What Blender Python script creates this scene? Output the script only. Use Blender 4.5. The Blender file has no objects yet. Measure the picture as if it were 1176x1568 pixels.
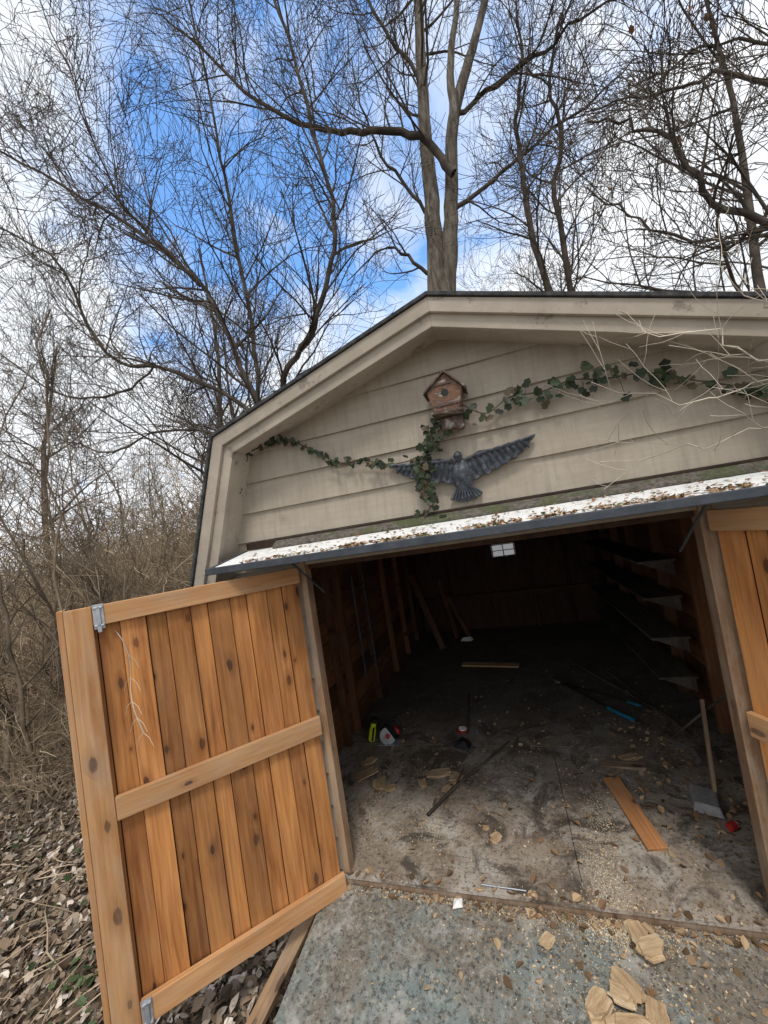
import bpy, math, random
import numpy as np
from mathutils import Vector, Matrix, noise
random.seed(7); nrng=np.random.default_rng(11)
scene=bpy.context.scene; COL=bpy.context.collection
scene.view_settings.view_transform='Standard'; scene.view_settings.look='None'; scene.view_settings.exposure=0

# ------------------------------------------------------------ materials
def newmat(name):
    m=bpy.data.materials.new(name); m.use_nodes=True
    nt=m.node_tree; nt.nodes.clear()
    out=nt.nodes.new('ShaderNodeOutputMaterial'); b=nt.nodes.new('ShaderNodeBsdfPrincipled')
    nt.links.new(b.outputs[0],out.inputs[0]); b.inputs['Roughness'].default_value=.85
    b.inputs['Specular IOR Level'].default_value=.25
    return m,nt,b
def N(nt,t,**k):
    n=nt.nodes.new(t)
    for a,v in k.items(): setattr(n,a,v)
    return n
def noise_tex(nt,vec,scale,detail=5,rough=.6,dist=0):
    n=N(nt,'ShaderNodeTexNoise'); n.inputs['Scale'].default_value=scale; n.inputs['Detail'].default_value=min(detail,6)
    n.inputs['Roughness'].default_value=rough; n.inputs['Distortion'].default_value=dist
    nt.links.new(vec,n.inputs['Vector']); return n.outputs['Fac']
def ramp(nt,fac,stops):
    r=N(nt,'ShaderNodeValToRGB'); e=r.color_ramp.elements
    while len(e)<len(stops): e.new(.5)
    for i,(p,c) in enumerate(stops):
        e[i].position=p; e[i].color=(c,c,c,1) if not hasattr(c,'__len__') else (*c,1)
    nt.links.new(fac,r.inputs[0]); return r.outputs[0]
def mix(nt,fac,a,b,mode='MIX'):
    m=N(nt,'ShaderNodeMix',data_type='RGBA',blend_type=mode)
    for s,v in ((0,fac),(6,a),(7,b)):
        if hasattr(v,'default_value') or hasattr(v,'links'): nt.links.new(v,m.inputs[s])
        elif hasattr(v,'__len__'): m.inputs[s].default_value=(*v,1)
        else: m.inputs[s].default_value=v
    return m.outputs[2]
def mth(nt,op,a,b=None):
    m=N(nt,'ShaderNodeMath',operation=op)
    for i,v in enumerate((a,b)):
        if v is None: continue
        if hasattr(v,'links'): nt.links.new(v,m.inputs[i])
        else: m.inputs[i].default_value=v
    return m.outputs[0]
def bump(nt,b,h,strength=.4,dist=.004):
    n=N(nt,'ShaderNodeBump'); n.inputs['Strength'].default_value=strength; n.inputs['Distance'].default_value=dist
    nt.links.new(h,n.inputs['Height']); nt.links.new(n.outputs[0],b.inputs['Normal'])
def objcoord(nt,scale=(1,1,1),rnd=True):
    tc=N(nt,'ShaderNodeTexCoord'); mp=N(nt,'ShaderNodeMapping'); mp.inputs['Scale'].default_value=scale
    nt.links.new(tc.outputs['Object'],mp.inputs['Vector'])
    if rnd:
        oi=N(nt,'ShaderNodeObjectInfo'); cb=N(nt,'ShaderNodeCombineXYZ')
        for i,k in enumerate((37.,91.,53.)): nt.links.new(mth(nt,'MULTIPLY',oi.outputs['Random'],k),cb.inputs[i])
        nt.links.new(cb.outputs[0],mp.inputs['Location'])
        return mp.outputs[0],oi.outputs['Random']
    return mp.outputs[0],None
def wood(name,light,dark,knot=(.06,.02,.010),knotamt=1.,weather=0.,rough=.7,var=.35,knots=True):
    m,nt,b=newmat(name)
    v,rnd=objcoord(nt,(38,38,1.6)); v3,_=objcoord(nt,(5,5,1.3))
    g=noise_tex(nt,v,1.4,4,.65,.6); broad=noise_tex(nt,v3,1.0,3,.5,.8)
    s=mth(nt,'ADD',mth(nt,'MULTIPLY',g,.60),mth(nt,'MULTIPLY',broad,.6))
    c=ramp(nt,s,[(.40,dark),(.58,tuple(.5*(x+y) for x,y in zip(light,dark))),(.76,light)])
    if knots:
        v2,_=objcoord(nt,(10,10,4.6)); sp=N(nt,'ShaderNodeSeparateXYZ'); nt.links.new(v2,sp.inputs[0]); c2=N(nt,'ShaderNodeCombineXYZ')
        nt.links.new(sp.outputs[0],c2.inputs[0]); nt.links.new(sp.outputs[2],c2.inputs[1])
        vo=N(nt,'ShaderNodeTexVoronoi',feature='F1',voronoi_dimensions='2D'); vo.inputs['Scale'].default_value=1.; nt.links.new(c2.outputs[0],vo.inputs['Vector'])
        sep=N(nt,'ShaderNodeSeparateColor'); nt.links.new(vo.outputs['Color'],sep.inputs[0])
        rare=ramp(nt,sep.outputs[0],[(.58,0.),(.60,.6),(1.,1.)])
        d=mth(nt,'DIVIDE',mth(nt,'ADD',vo.outputs['Distance'],mth(nt,'MULTIPLY',mth(nt,'SUBTRACT',g,.5),.16)),mth(nt,'ADD',sep.outputs[1],.45))
        k=mth(nt,'MULTIPLY',ramp(nt,d,[(.09,1.),(.13,0.)]),rare)
        halo=mth(nt,'MULTIPLY',ramp(nt,d,[(.12,.6),(.36,0.)]),rare)
        c=mix(nt,mth(nt,'MULTIPLY',halo,knotamt),c,tuple(x*.7 for x in dark))
        c=mix(nt,mth(nt,'MULTIPLY',k,knotamt),c,knot)
    tone=ramp(nt,rnd,[(0.,1-var),(1.,1+var*.35)])
    c=mix(nt,1.,c,tone,'MULTIPLY')
    if weather>0:
        w,_=objcoord(nt,(6,6,2)); wf=ramp(nt,noise_tex(nt,w,2,6,.7),[(.42,0.),(.72,1.)])
        c=mix(nt,mth(nt,'MULTIPLY',wf,weather),c,(.42,.36,.29))
    nt.links.new(c,b.inputs['Base Color']); b.inputs['Roughness'].default_value=rough
    bump(nt,b,g,.35,.003); return m
M={}
M['door_plank']=wood('stained_cedar_plank',(.62,.28,.09),(.22,.070,.019),var=.6,weather=.10)
M['door_frame']=wood('stained_cedar_frame',(.66,.38,.18),(.40,.18,.065),var=.2,weather=.35)
M['jamb']=wood('jamb_wood',(.40,.25,.14),(.17,.09,.05),var=.2,weather=.6)
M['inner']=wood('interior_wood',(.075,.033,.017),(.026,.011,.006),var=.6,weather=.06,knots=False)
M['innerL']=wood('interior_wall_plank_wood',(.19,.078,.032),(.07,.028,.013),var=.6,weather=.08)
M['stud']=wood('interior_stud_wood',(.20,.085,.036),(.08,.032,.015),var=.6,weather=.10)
M['shelf']=wood('shelf_wood',(.12,.10,.085),(.05,.042,.035),var=.3,weather=.2,knots=False)
M['raw']=wood('raw_lumber',(.48,.30,.16),(.28,.16,.08),var=.3,weather=.35)
M['orange']=wood('orange_plank_wood',(.60,.29,.12),(.36,.14,.045),var=.1,weather=.2)
M['old']=wood('weathered_lumber',(.34,.23,.15),(.18,.11,.065),var=.3,weather=.6)
def mottled(name,stops,scale=6,rough=.9,bumpd=.002,detail=6,extra=None,coord=(1,1,1),bs=.4):
    m,nt,b=newmat(name); v,_=objcoord(nt,coord,False)
    n=noise_tex(nt,v,scale,detail,.68); c=ramp(nt,n,stops)
    if extra: c=extra(nt,v,c)
    nt.links.new(c,b.inputs['Base Color']); b.inputs['Roughness'].default_value=rough
    fine=noise_tex(nt,v,scale*10,3,.6); bump(nt,b,fine,bs,bumpd); return m
def paint_extra(nt,v,c):
    mp=N(nt,'ShaderNodeMapping'); mp.inputs['Scale'].default_value=(3,3,30); nt.links.new(v,mp.inputs[0])
    g=noise_tex(nt,mp.outputs[0],1.5,4,.6,.3); c=mix(nt,ramp(nt,g,[(.35,.0),(.7,.3)]),c,(.25,.215,.17))
    vo=N(nt,'ShaderNodeTexVoronoi',feature='F1'); vo.inputs['Scale'].default_value=3.6; nt.links.new(v,vo.inputs['Vector'])
    c=mix(nt,ramp(nt,vo.outputs['Distance'],[(.05,.6),(.07,.05),(.10,.35),(.12,0.)]),c,(.24,.195,.145))
    st=N(nt,'ShaderNodeMapping'); st.inputs['Scale'].default_value=(14,3,1.2); nt.links.new(v,st.inputs[0])
    return mix(nt,ramp(nt,noise_tex(nt,st.outputs[0],2,5,.7),[(.48,0.),(.75,.55)]),c,(.20,.175,.14))
M['siding']=mottled('beige_siding_paint',[(.3,(.335,.285,.225)),(.7,(.42,.37,.295))],3,.75,.002,extra=paint_extra)
def trim_extra(nt,v,c):
    f=ramp(nt,noise_tex(nt,v,9,6,.75),[(.57,0.),(.65,.85)]); c=mix(nt,f,c,(.17,.14,.11))
    f2=ramp(nt,noise_tex(nt,v,2.2,5,.6),[(.4,0.),(.75,.6)]); return mix(nt,f2,c,(.26,.23,.18))
M['trim']=mottled('beige_trim_paint',[(.3,(.34,.29,.235)),(.7,(.47,.41,.335))],5,.75,.002,extra=trim_extra)
M['shingle']=mottled('asphalt_shingle',[(.35,(.025,.026,.028)),(.65,(.085,.085,.085))],30,.95,.004)
def grit_extra(nt,v,c):
    f=ramp(nt,noise_tex(nt,v,7,6,.7),[(.45,0.),(.6,.8)]); return mix(nt,f,c,(.07,.085,.03))
M['grit']=mottled('mossy_shingle_strip',[(.35,(.05,.045,.04)),(.6,(.16,.14,.12))],50,.95,.004,extra=grit_extra)
def white_extra(nt,v,c):
    f=ramp(nt,noise_tex(nt,v,26,6,.75),[(.55,0.),(.63,.8)]); c=mix(nt,f,c,(.35,.29,.22)); return c
M['whitemetal']=mottled('dirty_white_awning_paint',[(.3,(.70,.70,.69)),(.7,(.88,.88,.87))],12,.6,.002,extra=white_extra)
M['darkmetal']=mottled('dark_metal_edge',[(.3,(.035,.042,.052)),(.7,(.075,.085,.10))],12,.5,.001)
M['galv']=mottled('galvanised_steel',[(.3,(.35,.38,.42)),(.7,(.55,.58,.62))],40,.4,.001)
M['galv'].node_tree.nodes['Principled BSDF'].inputs['Metallic'].default_value=.6
def floor_extra(nt,v,c):
    f=ramp(nt,noise_tex(nt,v,7,6,.78),[(.50,0.),(.60,.85)]); c=mix(nt,f,c,(.15,.115,.085))
    f=ramp(nt,noise_tex(nt,v,2.2,6,.75),[(.47,0.),(.60,.85)]); c=mix(nt,f,c,(.48,.44,.39))
    mp=N(nt,'ShaderNodeMapping'); mp.inputs['Location'].default_value=(7,3,0); nt.links.new(v,mp.inputs[0])
    f=ramp(nt,noise_tex(nt,mp.outputs[0],3.2,6,.72,1.),[(.50,0.),(.60,.9)]); c=mix(nt,f,c,(.07,.055,.044))
    f=ramp(nt,noise_tex(nt,v,55,4,.7),[(.54,0.),(.60,.7)]); c=mix(nt,f,c,(.09,.075,.06))
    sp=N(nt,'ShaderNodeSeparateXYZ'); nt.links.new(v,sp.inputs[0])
    far=ramp(nt,mth(nt,'MULTIPLY',sp.outputs[1],.25),[(.13,0.),(.45,.85)])  # light fading into the shed, painted as a darker floor colour with depth
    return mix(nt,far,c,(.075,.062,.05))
M['floor']=mottled('dirty_plywood_floor_painted_shade',[(.3,(.20,.155,.115)),(.5,(.30,.245,.19)),(.7,(.40,.345,.285))],4,.95,.003,extra=floor_extra)
def ramp_extra(nt,v,c):
    f=ramp(nt,noise_tex(nt,v,1.8,6,.72,.5),[(.42,0.),(.55,.9)]); c=mix(nt,f,c,(.185,.155,.12))
    f=ramp(nt,noise_tex(nt,v,30,5,.75),[(.52,0.),(.60,.5)]); c=mix(nt,f,c,(.36,.36,.33))
    f=ramp(nt,noise_tex(nt,v,48,5,.75),[(.51,0.),(.59,.8)]); c=mix(nt,f,c,(.06,.062,.058))
    mp=N(nt,'ShaderNodeMapping'); mp.inputs['Location'].default_value=(3,9,0); nt.links.new(v,mp.inputs[0])
    f=ramp(nt,noise_tex(nt,mp.outputs[0],5,6,.75),[(.55,0.),(.65,.6)]); return mix(nt,f,c,(.42,.41,.38))
M['ramp']=mottled('weathered_grey_green_paint',[(.3,(.125,.150,.145)),(.5,(.185,.215,.207)),(.7,(.25,.28,.268))],9,.9,.003,extra=ramp_extra,bs=.4)
def gr_extra(nt,v,c):
    vo=N(nt,'ShaderNodeTexVoronoi',feature='F1'); vo.inputs['Scale'].default_value=16; nt.links.new(v,vo.inputs['Vector'])
    sep=N(nt,'ShaderNodeSeparateColor'); nt.links.new(vo.outputs['Color'],sep.inputs[0])
    lc=ramp(nt,sep.outputs[0],[(0.,(.06,.045,.032)),(.4,(.17,.13,.09)),(.75,(.30,.235,.17)),(1.,(.46,.39,.31))])
    return mix(nt,.7,c,lc)
M['ground']=mottled('leaf_litter_ground',[(.3,(.055,.042,.03)),(.7,(.19,.15,.11))],9,1.,.03,extra=gr_extra,bs=.8,detail=4)
def bark_extra(nt,v,c):
    f=ramp(nt,noise_tex(nt,v,2.5,4,.7),[(.5,0.),(.62,.7)]); c=mix(nt,f,c,(.10,.085,.07))
    f=ramp(nt,noise_tex(nt,v,5,4,.7),[(.55,0.),(.64,.7)]); return mix(nt,f,c,(.40,.37,.31))
M['bark']=mottled('grey_bark',[(.35,(.08,.066,.052)),(.65,(.31,.27,.215))],13,.95,.03,coord=(1,1,.18),bs=1.,extra=bark_extra)
def flat(name,c):
    m=bpy.data.materials.new(name); m.use_nodes=True; nt=m.node_tree; nt.nodes.clear()
    o=N(nt,'ShaderNodeOutputMaterial'); d=N(nt,'ShaderNodeBsdfDiffuse'); nt.links.new(d.outputs[0],o.inputs[0])
    tc=N(nt,'ShaderNodeTexCoord'); n=noise_tex(nt,tc.outputs['Object'],3,1,.5)
    nt.links.new(ramp(nt,n,[(.35,tuple(x*.6 for x in c)),(.65,tuple(x*1.35 for x in c))]),d.inputs[0]); return m
M['twig']=flat('dark_twig_bark',(.095,.08,.066)); M['brush']=flat('tan_bramble_bark',(.42,.325,.225)); M['stem']=flat('grey_brown_sapling_bark',(.19,.15,.11)); M['deadtwig']=flat('pale_dead_twig',(.48,.42,.34))
def attrmat(name,rough=.8):
    m,nt,b=newmat(name); a=N(nt,'ShaderNodeAttribute',attribute_name='Col')
    nt.links.new(a.outputs['Color'],b.inputs['Base Color']); b.inputs['Roughness'].default_value=rough
    return m
M['leaf']=attrmat('dry_leaf',.8); M['ivy']=attrmat('ivy_leaf',.5); M['chip']=attrmat('wood_chip',.9)
def plain(name,c,rough=.6,metal=0,amt=.35,scale=25):
    m=mottled(name,[(.3,tuple(x*(1-amt) for x in c)),(.7,tuple(min(1,x*(1+amt*.5)) for x in c))],scale,rough,.001)
    m.node_tree.nodes['Principled BSDF'].inputs['Metallic'].default_value=metal; return m
M['black']=plain('black_plastic',(.02,.02,.022),.5); M['yellow']=plain('lime_yellow_plastic',(.62,.75,.03),.45,amt=.15)
M['red']=plain('red_plastic',(.42,.03,.025),.45); M['teal']=plain('teal_rubber_grip',(.015,.17,.24),.5)
M['white']=plain('white_paper',(.80,.80,.78),.8,amt=.08); M['steel']=plain('worn_steel',(.35,.35,.36),.4,.7)
M['blockm']=plain('grey_concrete',(.30,.29,.28),.95,scale=40)
M['eagle']=mottled('aged_cast_metal',[(.35,(.022,.025,.030)),(.55,(.055,.062,.075)),(.7,(.17,.18,.19))],34,.42,.002)
M['bh']=mottled('weathered_birdhouse_wood',[(.30,(.05,.024,.015)),(.45,(.19,.10,.06)),(.53,(.09,.05,.035)),(.62,(.30,.24,.20)),(.74,(.60,.57,.54))],13,.6,.003,coord=(1,1,2.2))
M['bhroof']=mottled('aged_birdhouse_roof',[(.3,(.04,.025,.02)),(.52,(.11,.075,.055)),(.66,(.45,.43,.41))],17,.6,.003)
M['split']=mottled('split_firewood',[(.30,(.34,.22,.12)),(.5,(.56,.41,.25)),(.7,(.72,.60,.42))],7,.9,.004,coord=(1,5,5),bs=.8)
M['chunk']=mottled('broken_board_wood',[(.30,(.20,.125,.07)),(.5,(.42,.29,.17)),(.7,(.56,.42,.28))],8,.9,.003,coord=(1,4,4),bs=.6)
M['glass']=plain('window_frame_paint',(.25,.23,.20),.6)
m=bpy.data.materials.new('dusty_window_glass'); m.use_nodes=True; nt=m.node_tree; nt.nodes.clear()
o_=N(nt,'ShaderNodeOutputMaterial'); tr=N(nt,'ShaderNodeBsdfTranslucent'); tr.inputs[0].default_value=(.9,.9,.86,1); nt.links.new(tr.outputs[0],o_.inputs[0]); M['pane']=m

# ------------------------------------------------------------ mesh helpers
def empty(name,loc=(0,0,0)):
    e=bpy.data.objects.new(name,None); COL.objects.link(e); e.location=loc; e.empty_display_size=.2; return e
def mkobj(name,verts,faces,mat,parent=None,smooth=False,bev=0):
    me=bpy.data.meshes.new(name); me.from_pydata([tuple(v) for v in verts],[],faces); me.update()
    o=bpy.data.objects.new(name,me); COL.objects.link(o)
    if mat: me.materials.append(mat)
    if parent: o.parent=parent
    if smooth:
        for p in me.polygons: p.use_smooth=True
    if bev:
        md=o.modifiers.new('bev','BEVEL'); md.width=bev; md.segments=2; md.limit_method='ANGLE'
    return o
BF=[(0,3,2,1),(4,5,6,7),(0,1,5,4),(1,2,6,5),(2,3,7,6),(3,0,4,7)]
def board(name,p0,p1,width,thick,nrm,mat,parent=None,bev=.003,ragged=0.):
    """length runs on local Z, width on local X, thickness on local Y (toward nrm)"""
    p0=Vector(p0);p1=Vector(p1);z=(p1-p0);L=z.length;z.normalize(); y=Vector(nrm); y=(y-z*y.dot(z)).normalized(); x=y.cross(z)
    w=width/2;t=thick/2
    vs=[(-w,-t,0),(w,-t,0),(w,t,0),(-w,t,0),(-w,-t,L),(w,-t,L),(w,t,L),(-w,t,L)]
    if ragged: vs=[(a+random.uniform(-1,1)*ragged*.4,b+random.uniform(-1,1)*ragged*.15,c+random.uniform(-1,1)*ragged) for a,b,c in vs]
    o=mkobj(name,vs,BF,mat,parent,bev=bev)
    R=Matrix((x,y,z)).transposed().to_4x4(); R.translation=p0; o.matrix_world=R; return o
def box(name,a,b,mat,parent=None,bev=.003):
    x0,y0,z0=a;x1,y1,z1=b
    return mkobj(name,[(x0,y0,z0),(x1,y0,z0),(x1,y1,z0),(x0,y1,z0),(x0,y0,z1),(x1,y0,z1),(x1,y1,z1),(x0,y1,z1)],BF,mat,parent,bev=bev)
def prism(name,poly,y0,y1,mat,parent=None,bev=0):
    n=len(poly); vs=[(x,y0,z) for x,z in poly]+[(x,y1,z) for x,z in poly]
    fs=[tuple(range(n)),tuple(range(2*n-1,n-1,-1))]+[(i,i+n,(i+1)%n+n,(i+1)%n) for i in range(n)]
    return mkobj(name,vs,fs,mat,parent,bev=bev)
class Tubes:
    def __init__(s): s.g={}
    def add(s,pts,rad,sides): s.g.setdefault((len(pts),sides),[]).append((pts,rad))
    def build(s,name,mat,parent=None,smooth=True,link=True):
        V=[];F=[];off=0
        for (n,k),lst in s.g.items():
            P=np.array([a for a,_ in lst],dtype=np.float64); R=np.array([b for _,b in lst])
            T=np.gradient(P,axis=1); T/=np.linalg.norm(T,axis=2,keepdims=True)+1e-9
            ref=np.zeros((len(lst),1,3)); m=np.abs(T[:,:1,2])<.8; ref[...,2]=m; ref[...,0]=~m
            U=np.cross(T,np.broadcast_to(ref,T.shape)); U/=np.linalg.norm(U,axis=2,keepdims=True)+1e-9; W=np.cross(T,U)
            a=np.arange(k)*2*np.pi/k
            ring=P[:,:,None,:]+R[:,:,None,None]*(np.cos(a)[None,None,:,None]*U[:,:,None,:]+np.sin(a)[None,None,:,None]*W[:,:,None,:])
            B=len(lst); V.append(ring.reshape(-1,3))
            idx=(np.arange(B)*n*k)[:,None,None]+(np.arange(n-1)*k)[None,:,None]+np.arange(k)[None,None,:]+off
            idn=(np.arange(B)*n*k)[:,None,None]+(np.arange(n-1)*k)[None,:,None]+((np.arange(k)+1)%k)[None,None,:]+off
            F.append(np.stack([idx,idn,idn+k,idx+k],-1).reshape(-1,4)); off+=B*n*k
        return arrmesh(name,np.concatenate(V),np.concatenate(F),mat,parent,smooth,link)
def arrmesh(name,V,F,mat,parent=None,smooth=False,link=True,col=None):
    me=bpy.data.meshes.new(name); k=F.shape[1]
    me.vertices.add(len(V)); me.vertices.foreach_set('co',V.astype(np.float32).ravel())
    me.loops.add(F.size); me.loops.foreach_set('vertex_index',F.astype(np.int32).ravel())
    me.polygons.add(len(F)); me.polygons.foreach_set('loop_start',np.arange(0,F.size,k,dtype=np.int32))
    me.polygons.foreach_set('loop_total',np.full(len(F),k,dtype=np.int32))
    me.polygons.foreach_set('use_smooth',np.full(len(F),smooth))
    if col is not None:
        at=me.color_attributes.new('Col','FLOAT_COLOR','POINT'); c=np.ones((len(V),4),dtype=np.float32); c[:,:3]=col; at.data.foreach_set('color',c.ravel())
    me.update(); me.validate()
    if mat: me.materials.append(mat)
    if not link: return me
    o=bpy.data.objects.new(name,me); COL.objects.link(o)
    if parent: o.parent=parent
    return o
def catmull(pts,per=4):
    P=[Vector(p) for p in pts]; P=[P[0]*2-P[1]]+P+[P[-1]*2-P[-2]]; out=[]
    for i in range(1,len(P)-2):
        for j in range(per):
            t=j/per;a,b,c,d=P[i-1],P[i],P[i+1],P[i+2]
            out.append(.5*((2*b)+(c-a)*t+(2*a-5*b+4*c-d)*t*t+(3*b-a-3*c+d)*t**3))
    out.append(P[-2]); return out
def perp(d):
    r=Vector((random.gauss(0,1),random.gauss(0,1),random.gauss(0,1))); r=r-d*r.dot(d); return r.normalized()
def sides_for(r): return 8 if r>.07 else 5 if r>.03 else 4 if r>.012 else 3
def grow(ts,p,d,L,r,lev,nch,wig=.10,up=.05,rmin=.004,ang=(.45,1.0)):
    n=6 if lev>=2 else 5 if lev==1 else 4; st=L/n; pts=[tuple(p)]; ds=[d]; q=p.copy()
    bend=perp(d)*random.uniform(-.18,.18)
    for i in range(n):
        d=(d+bend+Vector((random.gauss(0,wig),random.gauss(0,wig),random.gauss(0,wig)+up))).normalized(); q=q+d*st; pts.append(tuple(q)); ds.append(d)
    rad=[max(rmin,r*(1-.7*i/n)) for i in range(n+1)]; ts.add(pts,rad,sides_for(r))
    if lev>0:
        m=nch[lev-1]
        for k in range(m):
            t=(k+random.uniform(.2,1.))/m*.9+.06; f=t*n; i=min(int(f),n-1); a=Vector(pts[i]).lerp(Vector(pts[i+1]),f-i)
            dd=ds[i+1]; th=random.uniform(*ang); nd=(dd*math.cos(th)+perp(dd)*math.sin(th)); nd.z+=.12; nd.normalize()
            grow(ts,a,nd,L*random.uniform(.55,.85)*(1.1-.4*t),max(rmin,rad[i]*random.uniform(.5,.7)),lev-1,nch,wig,up,rmin,ang)
def limb(ts,pts,r0,r1,spacing,clen,lev,nch,wig=.10,yj=.25,rmin=.004,start=.1):
    C=catmull(pts,4)
    C=[c+Vector((random.gauss(0,.02),random.gauss(0,yj*.15),random.gauss(0,.02))) for c in C]
    n=len(C); rad=[r0+(r1-r0)*i/(n-1) for i in range(n)]
    ts.add([tuple(c) for c in C],rad,sides_for(r0))
    tot=sum((C[i+1]-C[i]).length for i in range(n-1)); s=tot*start; acc=0; 
    for i in range(n-1):
        seg=(C[i+1]-C[i]).length
        while s<acc+seg:
            a=C[i].lerp(C[i+1],(s-acc)/seg); d=(C[i+1]-C[i]).normalized(); th=random.uniform(.45,1.1)
            nd=d*math.cos(th)+perp(d)*math.sin(th); nd.z+=.18; nd.normalize()
            grow(ts,a,nd,clen*random.uniform(.55,1.25),max(rmin,min(rad[i]*.55,.024)),lev,nch,wig,.05,rmin); s+=spacing*random.uniform(.6,1.4)
        acc+=seg

# ------------------------------------------------------------ camera
Xc=Vector((0.942,-0.164,-0.292)).normalized(); Yc=Vector((0.2964,-0.0033,0.955)); Yc=(Yc-Xc*Yc.dot(Xc)).normalized(); Dn=Yc.cross(Xc)
cam=bpy.data.cameras.new('camera'); co=bpy.data.objects.new('camera',cam); COL.objects.link(co)
Mx=Matrix((Vector((Xc.x,Yc.x,-Dn.x)),-Vector((Xc.y,Yc.y,-Dn.y)),-Vector((Xc.z,Yc.z,-Dn.z)))).transposed().to_4x4(); Mx.translation=(1.142,-2.0,1.88)
co.matrix_world=Mx; cam.lens=13.32; cam.sensor_width=36; cam.clip_start=.05; cam.clip_end=1500; scene.camera=co

# ------------------------------------------------------------ light + sky
w=bpy.data.worlds.new('World'); scene.world=w; w.use_nodes=True; nt=w.node_tree; nt.nodes.clear()
out=N(nt,'ShaderNodeOutputWorld'); bg=N(nt,'ShaderNodeBackground'); nt.links.new(bg.outputs[0],out.inputs[0]); bg.inputs[1].default_value=.13
sky=N(nt,'ShaderNodeTexSky',sky_type='NISHITA'); sky.sun_disc=False
el=math.radians(62); az=math.radians(160); sky.sun_elevation=el; sky.sun_rotation=az; sky.ozone_density=2.0
tc=N(nt,'ShaderNodeTexCoord'); sp=N(nt,'ShaderNodeSeparateXYZ'); nt.links.new(tc.outputs['Generated'],sp.inputs[0])
zz=mth(nt,'ADD',mth(nt,'MAXIMUM',sp.outputs[2],0.),.35)
cb=N(nt,'ShaderNodeCombineXYZ'); nt.links.new(mth(nt,'DIVIDE',sp.outputs[0],zz),cb.inputs[0]); nt.links.new(mth(nt,'DIVIDE',sp.outputs[1],zz),cb.inputs[1])
n1=noise_tex(nt,cb.outputs[0],2.6,5,.6,.4)
d0=Vector((-.36,.88,1.05)).normalized()
dp=N(nt,'ShaderNodeVectorMath',operation='DOT_PRODUCT'); nt.links.new(tc.outputs['Generated'],dp.inputs[0]); dp.inputs[1].default_value=d0
gap=ramp(nt,dp.outputs['Value'],[(.80,.0),(.97,.27)])
val=mth(nt,'SUBTRACT',mth(nt,'ADD',n1,.19),gap)
cf=ramp(nt,val,[(.38,0.),(.60,1.)])
skyc=mix(nt,1.,sky.outputs[0],(1.75,2.45,2.9),'MULTIPLY')
cc=ramp(nt,n1,[(.35,(9.0,9.2,9.5)),(.62,(7.8,8.1,8.5))])
nt.links.new(mix(nt,cf,skyc,cc),bg.inputs[0])
S=bpy.data.lights.new('sun','SUN'); S.energy=2.0; S.angle=math.radians(12); S.color=(1,.95,.88); so=bpy.data.objects.new('sun',S); COL.objects.link(so)
sd=Vector((math.sin(az)*math.cos(el),math.cos(az)*math.cos(el),math.sin(el))); so.rotation_euler=sd.to_track_quat('Z','Y').to_euler(); so.location=sd*30

# ------------------------------------------------------------ ground
n=190; t=np.linspace(-1,1,n); gco=np.sign(t)*np.abs(t)**2.6*260
X,Y=np.meshgrid(gco-1.,gco+1.,indexing='ij')
def gh(x,y):
    d=max(0,math.hypot(x-1,y-1.5)-3.2)
    z=-.38+.05*noise.noise(Vector((x*1.3,y*1.3,0)))*min(1,d*.8+.25)
    z+=min(d,12)*.035*noise.noise(Vector((x*.12,y*.12,4)))
    return z-(0.03*min(max(0,-x-2),10))*.4
Z=np.array([gh(a,b) for a,b in zip(X.ravel(),Y.ravel())])
V=np.stack([X.ravel(),Y.ravel(),Z],1); i=np.arange(n-1); I,J=np.meshgrid(i,i,indexing='ij'); a=(I*n+J).ravel()
arrmesh('ground',V,np.stack([a,a+n,a+n+1,a+1],1),M['ground'],smooth=True)

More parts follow.
